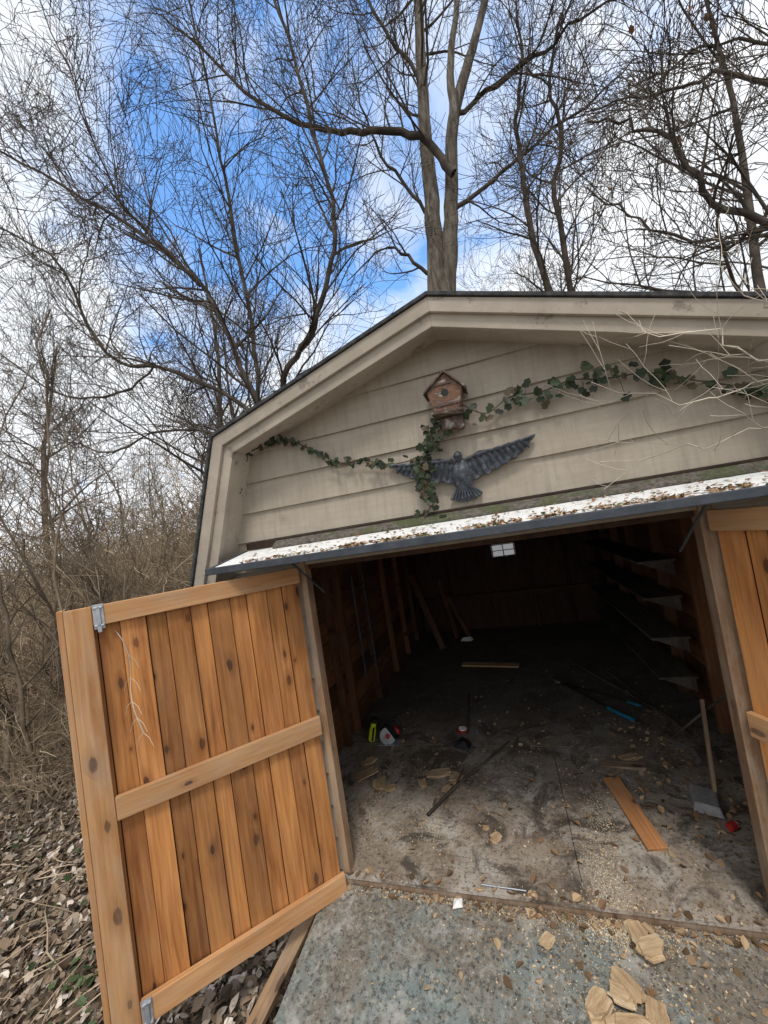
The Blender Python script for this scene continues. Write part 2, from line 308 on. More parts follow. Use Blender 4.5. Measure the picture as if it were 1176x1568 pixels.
LEAF=np.array([(0,-.5,0),(.28,-.22,.08),(.33,.08,.10),(.16,.36,.05),(0,.55,.0),(-.16,.36,.05),(-.33,.08,.10),(-.28,-.22,.08)])
LF=np.array([(0,1,2,3),(0,3,4,5),(0,5,6,7)])
IVY=np.array([(0,-.45,0),(.42,-.30,.05),(.30,.02,.04),(.42,.26,.02),(0,.60,0),(-.42,.26,.02),(-.30,.02,.04),(-.42,-.30,.05)])
CH=np.array([(-.5,-.3,0),(.45,-.35,0),(.5,.3,0),(-.4,.33,0),(-.5,-.3,.12),(.45,-.35,.16),(.5,.3,.1),(-.4,.33,.14)])
CF=np.array(BF)
def scatter(name,pos,size,pal,mat,tilt=.5,shape=LEAF,faces=LF,parent=None,aspect=(.7,1.2),wall=False,cv=.25):
    n=len(pos); pos=np.array(pos); sz=nrng.uniform(size[0],size[1],n)
    base=np.repeat(shape[None],n,0).copy(); base[:,:,0]*=nrng.uniform(*aspect,n)[:,None]; base[:,:,2]*=nrng.uniform(-1.5,2.5,n)[:,None] if shape is not CH else 1
    base*=sz[:,None,None]
    def rot(ax,an):
        c,s=np.cos(an),np.sin(an); R=np.zeros((n,3,3)); i,j=[(1,2),(0,2),(0,1)][ax]; R[:,ax,ax]=1
        R[:,i,i]=c;R[:,j,j]=c;R[:,i,j]=-s;R[:,j,i]=s; return R
    if wall:
        R=rot(0,np.full(n,math.pi/2)+nrng.normal(0,tilt,n))@rot(2,nrng.uniform(0,6.28,n)) 
        R=rot(2,nrng.normal(0,tilt,n))@R
    else: R=rot(2,nrng.uniform(0,6.28,n))@rot(0,nrng.normal(0,tilt,n))@rot(1,nrng.normal(0,tilt,n))
    V=np.einsum('nij,nkj->nki',R,base)+pos[:,None,:]
    k=shape.shape[0]; F=(faces[None]+(np.arange(n)*k)[:,None,None]).reshape(-1,4)
    pal=np.array(pal); c=pal[nrng.integers(0,len(pal),n)]*nrng.uniform(1-cv,1+cv,(n,1)); c=np.repeat(c,k,0)
    return arrmesh(name,V.reshape(-1,3),F,mat,parent,col=np.clip(c,0,1))
LP=[(.25,.185,.13),(.34,.27,.20),(.47,.39,.31),(.13,.09,.06),(.20,.14,.095),(.09,.065,.045),(.31,.23,.155),(.60,.53,.46),(.16,.125,.095)]
pos=[]
for _ in range(38000):
    x=-.2-abs(random.gauss(0,3.4)); y=random.uniform(-2.6,10) if random.random()<.45 else random.gauss(-.3,1.4)
    if x>-.75 and y>-.1: continue
    pos.append((x,y,gh(x,y)+random.uniform(.005,.05)))
scatter('fallen_leaves',pos,(.03,.078),LP,M['leaf'],.5,aspect=(.5,1.3))
pos=[]
for cx,cy,r,k in ((-1.7,.1,.6,110),(-1.35,-.55,.4,70),(-2.6,.9,.9,120),(-1.15,-.95,.25,40)):
    for _ in range(k): 
        x=random.gauss(cx,r*.5);y=random.gauss(cy,r*.5); pos.append((x,y,gh(x,y)+random.uniform(.02,.08)))
scatter('ground_ivy',pos,(.03,.055),[(.035,.06,.022),(.055,.09,.03),(.09,.12,.045)],M['ivy'],.4,shape=IVY)
ts=Tubes(); random.seed(77)
for _ in range(520):
    x=-.9-abs(random.gauss(0,2.2)); y=random.uniform(-2.3,4.5)
    if x>-1.2 and y>-.7: continue
    z=gh(x,y)+.05; a=random.uniform(0,6.28); L=random.uniform(.15,.8); q=Vector((x,y,z)); d=Vector((math.cos(a),math.sin(a),random.uniform(-.02,.35)))
    pts=[]
    for s in range(5): pts.append(tuple(q)); d=(d+Vector((random.gauss(0,.2),random.gauss(0,.2),random.gauss(0,.08)-.03))).normalized(); q=q+d*L/4; q.z=max(q.z,gh(q.x,q.y)+.02)
    r=random.uniform(.0018,.006); ts.add(pts,[r,r,r*.9,r*.7,r*.5],4)
ts.build('fallen_twigs',M['brush'])

# ------------------------------------------------------------ shed
shed=empty('garden_shed')
PR=[(-.640,1.70),(-.350,2.555),(.975,2.945),(2.33,2.47),(2.62,1.66)]
def off(poly,d):
    out=[]
    for i,(x,z) in enumerate(poly):
        ns=[]
        for a,b in ((i-1,i),(i,i+1)):
            if a<0 or b>=len(poly): continue
            dx=poly[b][0]-poly[a][0];dz=poly[b][1]-poly[a][1];l=math.hypot(dx,dz); ns.append((dz/l,-dx/l))
        nx=sum(q[0] for q in ns);nz=sum(q[1] for q in ns);l=math.hypot(nx,nz);nx/=l;nz/=l; c=nx*ns[0][0]+nz*ns[0][1]
        out.append((x+nx*d/c,z+nz*d/c))
    return out
def band(name,d0,d1,y0,y1,mat,ext=0.,bev=.002):
    A=off(PR,d0);B=off(PR,d1); k=len(A)
    for s in range(k-1):
        prism(f'{name}_{s+1}',[A[s],A[s+1],B[s+1],B[s]],y0,y1,mat,shed,bev)
band('roof_shingles',-.020,-.002,-.222,4.65,M['shingle'])
band('roof_deck',0,.022,-.190,4.6,M['inner'])
band('rake_fascia',.001,.070,-.210,-.1905,M['trim'])
band('rake_subfascia',.060,.132,-.1895,-.160,M['trim'])
band('rake_soffit',.105,.118,-.1595,-.002,M['trim'])
inner=off(PR,.03)
gz=1.84
def xl(z):
    a,b,c=inner[0],inner[1],inner[2]
    return a[0]+(b[0]-a[0])*(z-a[1])/(b[1]-a[1]) if z<b[1] else b[0]+(c[0]-b[0])*(z-b[1])/(c[1]-b[1])
def xr(z):
    a,b,c=inner[4],inner[3],inner[2]
    return a[0]+(b[0]-a[0])*(z-a[1])/(b[1]-a[1]) if z<b[1] else b[0]+(c[0]-b[0])*(z-b[1])/(c[1]-b[1])
prism('gable_sheathing',[(xl(gz),gz),inner[1],inner[2],inner[3],(xr(gz),gz)],.012,.03,M['siding'],shed)
def lap(name,L0,R0,L1,R1,z0,z1,jog=0):
    vs=[(L0,-.020,z0+jog),(R0,-.020,z0-jog),(R1,-.003,z1),(L1,-.003,z1),(L0,.011,z0+jog),(R0,.011,z0-jog),(R1,.011,z1),(L1,.011,z1)]
    mkobj(name,vs,[(0,1,2,3),(7,6,5,4),(0,4,5,1),(1,5,6,2),(2,6,7,3),(3,7,4,0)],M['siding'],shed,bev=.001)
zs=[1.75,1.93,2.11,2.29,2.47,2.65,2.83]
for k,z0 in enumerate(zs):
    z1=min(z0+.186,2.90)
    lap(f'siding_board_{k}',max(-.55,xl(z0)),min(2.5,xr(z0)),max(-.55,xl(z1)),min(2.5,xr(z1)),z0,z1,random.uniform(-.003,.003))
for sx,(a,b) in enumerate(((-.55,-.035),(2.0,2.5))):
    z=-.35
    k=0
    while z<1.74:
        lap(f'wall_siding_{sx}_{k}',a,b,a,b,z,min(z+.186,1.749)); z+=.18;k+=1
box('jamb_left',(-.034,-.032,-.06),(.010,.035,1.86),M['jamb'],shed)
box('jamb_right',(1.945,-.032,-.06),(1.999,.045,1.86),M['jamb'],shed)
box('door_header',(-.03,.012,1.72),(1.999,.10,1.84),M['inner'],shed)
box('side_wall_left',(-.58,.02,-.35),(-.56,4.5,1.95),M['siding'],shed); box('side_wall_right',(2.51,.02,-.35),(2.53,4.5,1.95),M['siding'],shed)
for k in range(11):
    z=k*.19
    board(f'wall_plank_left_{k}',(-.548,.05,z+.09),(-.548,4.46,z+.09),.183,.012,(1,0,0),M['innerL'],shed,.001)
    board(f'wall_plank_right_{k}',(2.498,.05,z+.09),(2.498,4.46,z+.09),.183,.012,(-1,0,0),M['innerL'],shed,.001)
for k,y in enumerate((.35,1.18,1.42,2.1,2.85,3.5,4.1)):
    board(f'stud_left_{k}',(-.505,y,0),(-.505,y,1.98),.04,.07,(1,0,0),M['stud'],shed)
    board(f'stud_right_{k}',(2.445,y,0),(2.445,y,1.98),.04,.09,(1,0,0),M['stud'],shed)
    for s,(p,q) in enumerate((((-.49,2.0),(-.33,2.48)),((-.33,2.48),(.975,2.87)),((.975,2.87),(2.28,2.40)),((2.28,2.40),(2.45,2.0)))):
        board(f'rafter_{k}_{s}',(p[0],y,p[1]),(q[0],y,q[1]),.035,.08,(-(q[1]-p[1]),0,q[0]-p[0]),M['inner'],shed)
W0,W1,Z0,Z1=.88,1.25,1.14,1.35
for nm,a,b in (('a',(-.56,4.48,-.35),(W0,4.5,2.0)),('b',(W1,4.48,-.35),(2.5,4.5,2.0)),('c',(W0,4.48,-.35),(W1,4.5,Z0)),('d',(W0,4.48,Z1),(W1,4.5,2.0))):
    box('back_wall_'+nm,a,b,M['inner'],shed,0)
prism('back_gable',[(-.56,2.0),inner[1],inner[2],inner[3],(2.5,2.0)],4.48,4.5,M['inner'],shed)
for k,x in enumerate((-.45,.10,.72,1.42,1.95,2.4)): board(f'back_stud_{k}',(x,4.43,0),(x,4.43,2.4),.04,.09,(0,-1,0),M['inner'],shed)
board('back_rail',(-.45,4.375,.55),(2.4,4.375,.55),.09,.02,(0,-1,0),M['inner'],shed)
mkobj('window_pane',[(W0,4.49,Z0),(W1,4.49,Z0),(W1,4.49,Z1),(W0,4.49,Z1)],[(0,1,2,3)],M['pane'],shed)
for nm,p,q in (('l',(W0+.012,4.46,Z0),(W0+.012,4.46,Z1)),('r',(W1-.012,4.46,Z0),(W1-.012,4.46,Z1)),('m',((W0+W1)/2,4.46,Z0),((W0+W1)/2,4.46,Z1))):
    board('window_bar_'+nm,p,q,.016,.03,(0,-1,0),M['glass'],shed)
for nm,z in (('t',Z1-.01),('b',Z0+.01),('c',(Z0+Z1)/2)): board('window_bar_'+nm,(W0,4.465,z),(W1,4.465,z),.012,.02,(0,-1,0),M['glass'],shed)
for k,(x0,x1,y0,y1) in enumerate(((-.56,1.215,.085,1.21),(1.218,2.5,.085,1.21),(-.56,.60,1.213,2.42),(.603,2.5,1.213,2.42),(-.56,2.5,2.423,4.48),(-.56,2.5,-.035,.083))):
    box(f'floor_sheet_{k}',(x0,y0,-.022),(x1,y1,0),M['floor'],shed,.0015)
box('floor_rim',(-.56,-.030,-.34),(2.5,-.004,-.023),M['old'],shed)
prismv=lambda nm,vs,mat: mkobj(nm,vs,BF,mat,shed,bev=.0015)
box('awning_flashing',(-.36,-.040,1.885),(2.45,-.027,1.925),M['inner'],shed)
prismv('awning_grit_strip',[(-.15,-.085,1.872),(2.44,-.085,1.872),(2.44,-.041,1.872),(-.15,-.041,1.872),(-.15,-.085,1.884),(2.44,-.085,1.884),(2.44,-.041,1.915),(-.15,-.041,1.915)],M['grit'])
def slab(nm,x0,x1,y0,z0,y1,z1,t,mat,bev=.001):
    return mkobj(nm,[(x0,y0,z0-t),(x1,y0,z0-t),(x1,y1,z1-t),(x0,y1,z1-t),(x0,y0,z0),(x1,y0,z0),(x1,y1,z1),(x0,y1,z1)],BF,mat,shed,bev=bev)
slab('awning_panel',-.36,2.46,-.345,1.818,-.027,1.880,.018,M['whitemetal'])
box('awning_front_edge',(-.385,-.372,1.786),(2.48,-.347,1.823),M['darkmetal'],shed,.004)
slab('awning_left_edge',-.385,-.362,-.345,1.822,-.027,1.884,.03,M['darkmetal'])
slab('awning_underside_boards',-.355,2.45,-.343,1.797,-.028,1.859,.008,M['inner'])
ts=Tubes()
for x in (.10,1.86):
    ts.add([(x,-.33,1.80),(x,-.01,1.58)],[.006,.006],6)
ts.build('awning_brace',M['darkmetal'],shed)

def door(name,H,E,nrm,brk):
    e=empty(name); e.parent=shed
    H=Vector((H[0],H[1],0));E=Vector((E[0],E[1],0)); u=(E-H); Lw=u.length; u.normalize(); nn=Vector((nrm[0],nrm[1],0)); nn=(nn-u*nn.dot(u)).normalized()
    z0,z1=-.065,1.745
    P=lambda uu,n_,z:H+u*uu+nn*n_+Vector((0,0,z))
    x=.006;k=0
    ws=[.10,.082]
    while x<Lw-.03:
        w_=ws[k%2]*random.uniform(.92,1.08); w_=min(w_,Lw-x-.002)
        pr=.004 if k%2 else .017
        board(f'plank_{k}',P(x+w_/2,pr,z0+.006+random.uniform(0,.006)),P(x+w_/2,pr,z1-.01),w_-.003,.013,nn,M['door_plank'],e,.0015); x+=w_;k+=1
    board('backing_sheet',P(Lw/2,-.008,z0+.01),P(Lw/2,-.008,z1-.012),Lw-.01,.006,nn,M['inner'],e,0)
    board('stile_free',P(Lw-.05,.038,z0),P(Lw-.05,.038,z1),.10,.026,nn,M['door_frame'],e)
    board('stile_edge',P(Lw+.012,.02,z0),P(Lw+.012,.02,z1+.004),.022,.06,nn,M['door_frame'],e)
    board('rail_top',P(.0,.0385,z1-.045),P(Lw-.102,.0385,z1-.045),.09,.026,nn,M['door_frame'],e)
    board('rail_mid',P(.0,.0385,.85),P(Lw-.102,.0385,.85),.10,.026,nn,M['door_frame'],e)
    board('rail_bottom',P(-.01,.0385,z0+.05),P(Lw-.102,.0385,z0+.05),.10,.026,nn,M['door_frame'],e)
    if brk:
        for bz in (z1-.05,z0+.05):
            board('bracket_plate_%d'%(bz>1),P(Lw-.125,.054,bz-.055),P(Lw-.125,.054,bz+.055),.04,.004,nn,M['galv'],e,.001)
            board('bracket_slide_%d'%(bz>1),P(Lw-.125,.060,bz-.07),P(Lw-.125,.060,bz+.045),.016,.008,nn,M['galv'],e,.002)
            for q in (-.04,.04): board('bracket_bolt_%d_%d'%(bz>1,q>0),P(Lw-.125,.058,bz+q-.005),P(Lw-.125,.058,bz+q+.005),.036,.012,nn,M['galv'],e,.003)
    for hz in (.15,1.45):
        board('hinge_leaf_%d'%(hz>1),P(.0,-.014,hz),P(.22,-.014,hz),.04,.004,nn,M['darkmetal'],e,.001)
    return e
door('shed_door_left',(-.045,-.04),(-.775,-.80),(.7,-.7),True)
door('shed_door_right',(2.005,-.04),(2.46,-.98),(-.8,-.5),False)

sh=empty('wall_shelves')
for k,z in enumerate((.32,.64,.97,1.27)):
    board(f'shelf_{k}',(2.27,1.62,z),(2.27,3.9,z),.27,.02,(0,0,1),M['shelf'],sh)
    mkobj(f'shelf_bracket_{k}',[(2.40,1.66,z-.01),(2.15,1.66,z-.01),(2.40,1.66,z-.13),(2.40,1.68,z-.01),(2.15,1.68,z-.01),(2.40,1.68,z-.13)],[(0,1,2),(5,4,3),(0,3,4,1),(1,4,5,2),(2,5,3,0)],M['shelf'],sh)
la=empty('wall_ladder'); ts=Tubes()
for y in (1.62,1.93): ts.add([(-.425,y,.42),(-.425,y,1.46)],[.012,.012],8)
for k in range(4): ts.add([(-.425,1.62,.55+k*.26),(-.425,1.93,.55+k*.26)],[.009,.009],6)
ts.build('ladder_frame',M['darkmetal'],la)
lb=empty('leaning_boards')
for k,(p,q,w_) in enumerate((((.0,3.6,0),(-.40,3.9,1.1),.09),((.15,4.1,0),(-.05,4.36,.9),.07),((.35,4.1,0),(.05,4.36,.62),.06))):
    board(f'board_{k}',p,q,w_,.02,(.5,-1,0),M['stud'],lb)
# ------------------------------------------------------------ ramp
rp=empty('wooden_ramp')
RX0,RX1=-.13,2.35
def rz(y): return -.042+.17*y
mkobj('ramp_deck',[(RX0-.06,-2.05,rz(-2.05)-.02),(RX1,-2.05,rz(-2.05)-.02),(RX1,-.037,rz(-.037)-.02),(RX0,-.037,rz(-.037)-.02),(RX0-.06,-2.05,rz(-2.05)),(RX1,-2.05,rz(-2.05)),(RX1,-.037,rz(-.037)),(RX0,-.037,rz(-.037))],BF,M['ramp'],rp,bev=.004)
board('ramp_side_board',(-.205,-.06,-.135),(-.34,-.62,-.31),.075,.035,(0.1,-.2,1),M['raw'],rp)
board('ramp_joist',(RX0+.02,-.06,-.13),(RX0-.03,-1.6,-.38),.04,.12,(0,0,1),M['old'],rp)

# ------------------------------------------------------------ debris
def sz(x,y): return .0 if y>-.035 else rz(y)
WP=[(.50,.35,.20),(.58,.43,.27),(.38,.25,.14),(.64,.51,.35),(.26,.17,.10)]
DP=[(.10,.07,.045),(.20,.14,.09),(.30,.22,.15),(.38,.30,.21)]
random.seed(4)
pos=[]
def cl(cx,cy,rx,ry,k):
    for _ in range(k):
        x=random.gauss(cx,rx);y=random.gauss(cy,ry)
        if -.1<x<2.3 and y<4.3: pos.append((x,y,sz(x,y)+.001))
cl(1.35,-.07,.14,.05,550); cl(1.40,.45,.06,.28,250); cl(1.3,-.25,.25,.13,450); cl(.9,-.09,.35,.05,350); cl(.3,.3,.3,.2,200); cl(1.1,-.4,.5,.25,350); cl(.45,.8,.25,.12,250); cl(-.1,.8,.12,.15,200); cl(1.,-.06,.6,.015,500); cl(.9,.5,.5,.4,300)
scatter('wood_chips',pos,(.003,.014),WP,M['chip'],.15,shape=CH,faces=CF,aspect=(.2,1.0))
pos=[]; cl(1.40,.55,.05,.12,900); cl(1.34,.12,.05,.12,1300); cl(1.33,-.08,.10,.03,1300); cl(1.2,-.3,.2,.1,500); cl(.42,.35,.05,.07,350)
scatter('sawdust',pos,(.0015,.0055),[(.66,.59,.42),(.74,.69,.56),(.58,.48,.29)],M['chip'],.1,shape=CH,faces=CF)
pos=[]; cl(1.0,.8,.9,.8,2200); cl(2.0,.9,.2,.5,700); cl(-.2,1.,.12,.6,400); cl(1.,-.055,.7,.012,1500); cl(1.7,-.25,.4,.15,900); cl(1.,2.8,.9,.9,500); cl(.9,-.3,.6,.2,700)
scatter('floor_dirt_crumbs',pos,(.003,.013),DP,M['chip'],.3,shape=CH,faces=CF,aspect=(.3,1.3))
pos=[]; cl(1.0,.9,.8,.9,220); cl(2.0,1.,.2,.6,240); cl(-.2,.8,.15,.4,80); cl(1.7,-.35,.4,.2,80); cl(1.,-.05,.7,.03,100)
pos=[(a,b,c+.006) for a,b,c in pos]
scatter('leaves_in_shed',pos,(.02,.05),[(.22,.13,.07),(.32,.21,.12),(.14,.09,.05),(.42,.30,.18)],M['leaf'],.3)
pos=[]
for _ in range(1900):
    x=random.uniform(-.2,2.4); 
    y=-.30+.25*random.random()**1.6 if random.random()<.25 else random.gauss(-.315,.018)
    if x<.25 and random.random()<.5: continue
    if noise.noise(Vector((x*5,0,3)))<-.05 and random.random()<.7: continue
    y=max(-.34,min(-.05,y)); pos.append((x,y,1.818+(y+.345)*.19+.004+random.random()*.006))
scatter('awning_leaf_litter',pos,(.008,.028),[(.30,.17,.09),(.42,.26,.15),(.20,.11,.06),(.50,.36,.22),(.09,.11,.03)],M['leaf'],.3)

def chunk(name,c,dims,rotz,mat,seed,tilt=0):
    """angular broken piece of wood: layered jagged slabs, snapped ends"""
    rr=random.Random(seed); vs=[];fs=[]; z=0; layers=3 if dims[2]>.018 else 2
    for L in range(layers):
        n=rr.randint(7,9); sx=rr.uniform(.72,1.0)*dims[0]/2; sy=rr.uniform(.75,1.0)*dims[1]/2; ox=rr.uniform(-.1,.1)*dims[0]; oy=rr.uniform(-.1,.1)*dims[1]
        h=dims[2]/layers; base=len(vs); tilt_=rr.uniform(-.12,.12)
        pts=[]
        for k in range(n):
            a=2*math.pi*(k+rr.uniform(-.3,.3))/n; r=rr.uniform(.72,1.12); ca,sa=math.cos(a),math.sin(a)
            q=max(abs(ca),abs(sa)); pts.append((ox+sx*ca/q*r,oy+sy*sa/q*rr.uniform(.85,1.05)))
        for x,y in pts: vs.append((x,y,z+x*tilt_*.4))
        for x,y in pts: vs.append((x*.985,y*.985,z+h*.93+x*tilt_*.4+rr.uniform(-.1,.1)*h))
        fs.append(tuple(range(base+n-1,base-1,-1)))
        cx=sum(p[0] for p in pts)/n; cy=sum(p[1] for p in pts)/n; vs.append((cx,cy,z+h*1.02+cx*tilt_*.4)); ce=len(vs)-1
        for k in range(n):
            k2=(k+1)%n; fs.append((base+k,base+k2,base+n+k2,base+n+k)); fs.append((base+n+k,base+n+k2,ce))
        z+=h
    o=mkobj(name,vs,fs,mat); o.rotation_euler=(rr.uniform(-.10,.10)+tilt,rr.uniform(-.1,.1),rotz); o.location=c; return o
for k,(x,y,d,r) in enumerate(((1.40,-.10,(.14,.085,.035),1.9),(1.43,-.16,(.11,.07,.03),.3),(1.30,-.27,(.15,.09,.035),2.2),(1.18,-.34,(.14,.09,.035),.9),(1.38,-.33,(.13,.08,.035),1.4),(1.27,-.39,(.16,.08,.04),.2),(1.27,-.32,(.10,.06,.03),2.9),(1.34,-.42,(.12,.07,.03),1.1),(1.02,-.15,(.085,.06,.012),.9),(.96,-.06,(.055,.045,.012),1.7),(1.45,-.06,(.06,.03,.02),2.4))):
    chunk('split_firewood',(x,y,sz(x,y-.04)+(.032 if k in (1,6) else .003)),d,r,M['split'],k+3,.08)
for k,(x,y,d,r) in enumerate(((-.20,.80,(.20,.13,.016),.6),(-.06,.70,(.15,.10,.016),1.9),(-.22,.95,(.12,.09,.016),1.),(.38,.84,(.20,.11,.014),.3),(.52,.78,(.16,.10,.02),1.2),(.27,.72,(.1,.07,.014),2.),(.05,.66,(.13,.08,.010),.2),(.46,.68,(.08,.05,.01),.9),(.80,.30,(.08,.055,.010),.8),(.74,.36,(.05,.03,.01),.2),(1.72,1.08,(.16,.09,.014),.4))):
    chunk('broken_board_piece',(x,y,.002),d,r,M['chunk'],k+23)
board('loose_plank',(1.54,.84,.012),(1.62,.30,.012),.10,.02,(0,0,1),M['orange'],ragged=.01)
board('loose_board',(.35,2.95,.012),(1.04,2.83,.012),.11,.02,(0,0,1),M['raw'])
board('scrap_lumber',(1.5,1.0,.01),(1.78,.98,.012),.07,.016,(0,0,1),M['old'],ragged=.02)
board('pry_stick',(2.06,.72,.02),(2.20,1.05,.42),.03,.02,(1,0,0),M['old'])
ts=Tubes(); P=catmull([(.37,.42,.012),(.52,.68,.02),(.68,.92,.018),(.90,1.23,.03)],3); ts.add([tuple(p) for p in P],[.011-.0005*i for i in range(len(P))],6)
ts.add([(.52,.68,.02),(.55,.80,.03),(.56,.9,.02)],[.006,.005,.003],5); ts.build('fallen_stick',M['twig'])
mkobj('concrete_block',[(1.90,.60,0),(2.03,.55,0),(2.09,.74,0),(1.95,.80,0),(1.92,.62,.045),(2.02,.57,.05),(2.07,.73,.04),(1.96,.78,.045)],BF,M['blockm'],bev=.006)
def revolve(name,prof,c,axis,mat,parent=None,seg=18):
    vs=[];n=len(prof)
    for r,h in prof:
        for k in range(seg): a=2*math.pi*k/seg; vs.append((r*math.cos(a),r*math.sin(a),h))
    fs=[(i*seg+k,i*seg+(k+1)%seg,(i+1)*seg+(k+1)%seg,(i+1)*seg+k) for i in range(n-1) for k in range(seg)]+[tuple(range(seg-1,-1,-1)),tuple(range((n-1)*seg,n*seg))]
    o=mkobj(name,vs,fs,mat,parent); o.rotation_euler=Vector(axis).to_track_quat('Z','Y').to_euler(); o.location=c; return o
can=empty('red_can'); revolve('can_body',[(.018,0),(.020,.003),(.020,.042),(.018,.045)],(2.01,.47,.021),(.8,.5,0),M['red'],can); revolve('can_lid',[(.016,.0455),(.016,.050),(.013,.052)],(2.01,.47,.021),(.8,.5,0),M['white'],can)
fl=empty('yellow_flashlight')
revolve('body',[(.022,0),(.03,.01),(.03,.10),(.024,.12),(.024,.16)],(-.30,1.22,.02),(.25,.1,.9),M['yellow'],fl)
revolve('head',[(.026,.161),(.04,.18),(.04,.20),(.035,.202)],(-.30,1.22,.02),(.25,.1,.9),M['black'],fl)
board('clip',(-.275,1.185,.04),(-.245,1.195,.15),.016,.01,(0,-1,0),M['black'],fl)
cs=empty('circular_saw')
revolve('blade',[(.002,0),(.07,.0),(.07,.004),(.002,.004)],(-.13,1.20,.075),(.3,-1,.2),M['steel'],cs,28)
revolve('blade_guard',[(.05,.006),(.08,.006),(.08,.03),(.04,.034)],(-.13,1.21,.085),(.3,1,.2),M['black'],cs,24)
revolve('blade_flange',[(.022,.0),(.022,.008),(.012,.012)],(-.13,1.20,.075),(.3,-1,.2),M['red'],cs,16)
board('base_plate',(-.22,1.21,.012),(-.03,1.21,.012),.10,.006,(0,0,1),M['galv'],cs)
revolve('motor',[(.03,0),(.036,.02),(.034,.08),(.02,.09)],(-.12,1.24,.09),(1,.4,0),M['red'],cs)
ts=Tubes(); P=catmull([(-.06,1.25,.08),(-.02,1.26,.15),(-.08,1.26,.19),(-.16,1.25,.15)],4); ts.add([tuple(p) for p in P],[.012]*len(P),8); ts.build('handle',M['black'],cs)
lop=empty('long_handled_lopper'); ts=Tubes()
ts.add([(1.43,2.27,.03),(1.60,2.0,.035),(1.74,1.75,.03)],[.011]*3,8); ts.add([(1.43,2.27,.03),(1.70,2.05,.03),(1.92,1.85,.03)],[.010]*3,8); ts.build('handles',M['black'],lop)
ts=Tubes(); ts.add([(1.74,1.75,.03),(1.80,1.65,.03),(1.88,1.54,.032)],[.014,.016,.014],8); ts.add([(1.92,1.85,.03),(2.0,1.77,.03)],[.012,.012],8); ts.build('grips',M['teal'],lop)
mkobj('blades',[(1.46,2.25,.03),(1.42,2.30,.03),(1.33,2.42,.03),(1.38,2.28,.03),(1.46,2.25,.04),(1.42,2.30,.04),(1.33,2.42,.035),(1.38,2.28,.04)],BF,M['steel'],lop)
ts=Tubes()
for a,b in (((1.60,2.9,.02),(2.1,1.7,.03)),((1.9,2.6,.03),(2.2,1.35,.02)),((2.05,1.3,.02),(2.3,.95,.5)),((.5,2.1,.02),(.55,1.35,.02))): ts.add([a,b],[.009,.008],6)
ts.build('garden_stakes',M['twig'])
rod=empty('threaded_rod'); ts=Tubes(); ts.add([(.73,-.005,.008),(.95,-.01,.008)],[.0035,.0035],6)
for q in np.linspace(.735,.945,40): ts.add([(q,-.005-.005*(q-.73)/.22,.008),(q+.002,-.005-.005*(q-.73)/.22,.008)],[.0045,.0045],6)
ts.build('rod_thread',M['galv'],rod)
mkobj('paper_scrap',[(.585,-.09,-.050),(.635,-.08,-.046),(.63,-.04,-.038),(.59,-.045,-.040),(.612,-.062,-.028)],[(0,1,4),(1,2,4),(2,3,4),(3,0,4)],M['white'])
mkobj('dark_rag',[(.45,1.15,.002),(.58,1.13,.002),(.60,1.24,.002),(.50,1.29,.002),(.46,1.20,.04),(.54,1.17,.06),(.57,1.22,.035),(.52,1.26,.05)],BF,M['black'],bev=.012)
mkobj('white_rag',[(.22,3.9,.0),(.40,3.86,.0),(.43,3.95,.0),(.25,4.0,.0),(.26,3.92,.05),(.34,3.9,.03),(.39,3.93,.06),(.30,3.96,.04)],BF,M['white'],bev=.008)
lid=empty('plastic_lid')
revolve('lid_disc',[(.05,0),(.055,.003),(.055,.012),(.05,.014)],(.5,1.42,.005),(.1,0,1),M['red'],lid); revolve('lid_rim',[(.03,.0),(.034,.0),(.034,.008),(.03,.009)],(.5,1.42,.02),(.1,0,1),M['white'],lid)

# ------------------------------------------------------------ birdhouse
bh=empty('birdhouse')
bc=(.975,2.49)
fr=[(-.062,-.085),(.058,-.09),(.088,.01),(.012,.095),(-.085,.02)]
prism('house_body',[(bc[0]+a,bc[1]+b) for a,b in fr],-.155,-.045,M['bh'],bh,.003)
def seg2(nm,a,b,over,t,mat):
    A=Vector((bc[0]+a[0],0,bc[1]+a[1]));B=Vector((bc[0]+b[0],0,bc[1]+b[1])); d=(B-A).normalized(); nn=Vector((-d.z,0,d.x)); 
    if nn.z<0: nn=-nn
    board(nm,A-d*over+nn*(t/2+.001)+Vector((0,-.10,0)),B+d*.002+nn*(t/2+.001)+Vector((0,-.10,0)),.14,t,nn,mat,bh,.002)
seg2('roof_left',fr[4],fr[3],.018,.009,M['bhroof']); seg2('roof_right',fr[2],fr[3],.018,.009,M['bhroof'])
board('base_board',(bc[0]+fr[0][0]-.014,-.10,bc[1]+fr[0][1]-.008),(bc[0]+fr[1][0]+.014,-.10,bc[1]+fr[1][1]-.008),.135,.012,(0,0,1),M['bhroof'],bh,.002)
for q,(dz,wd) in enumerate(((-.058,.125),(.045,.115))):
    board(f'front_batten_{q}',(bc[0]-wd/2,-.1575,bc[1]+dz),(bc[0]+wd/2,-.1575,bc[1]+dz-.002),.012,.004,(0,-1,0),M['bhroof'],bh,.001)
revolve('entrance_hole',[(.0005,.0),(.0175,.0),(.0175,.002)],(bc[0]+.002,-.1555,bc[1]+.0),(0,-1,0),M['black'],bh)
board('mount_bracket',(bc[0]+.01,-.065,bc[1]-.17),(bc[0]+.01,-.065,bc[1]-.10),.11,.07,(0,-1,0),M['bhroof'],bh,.012)
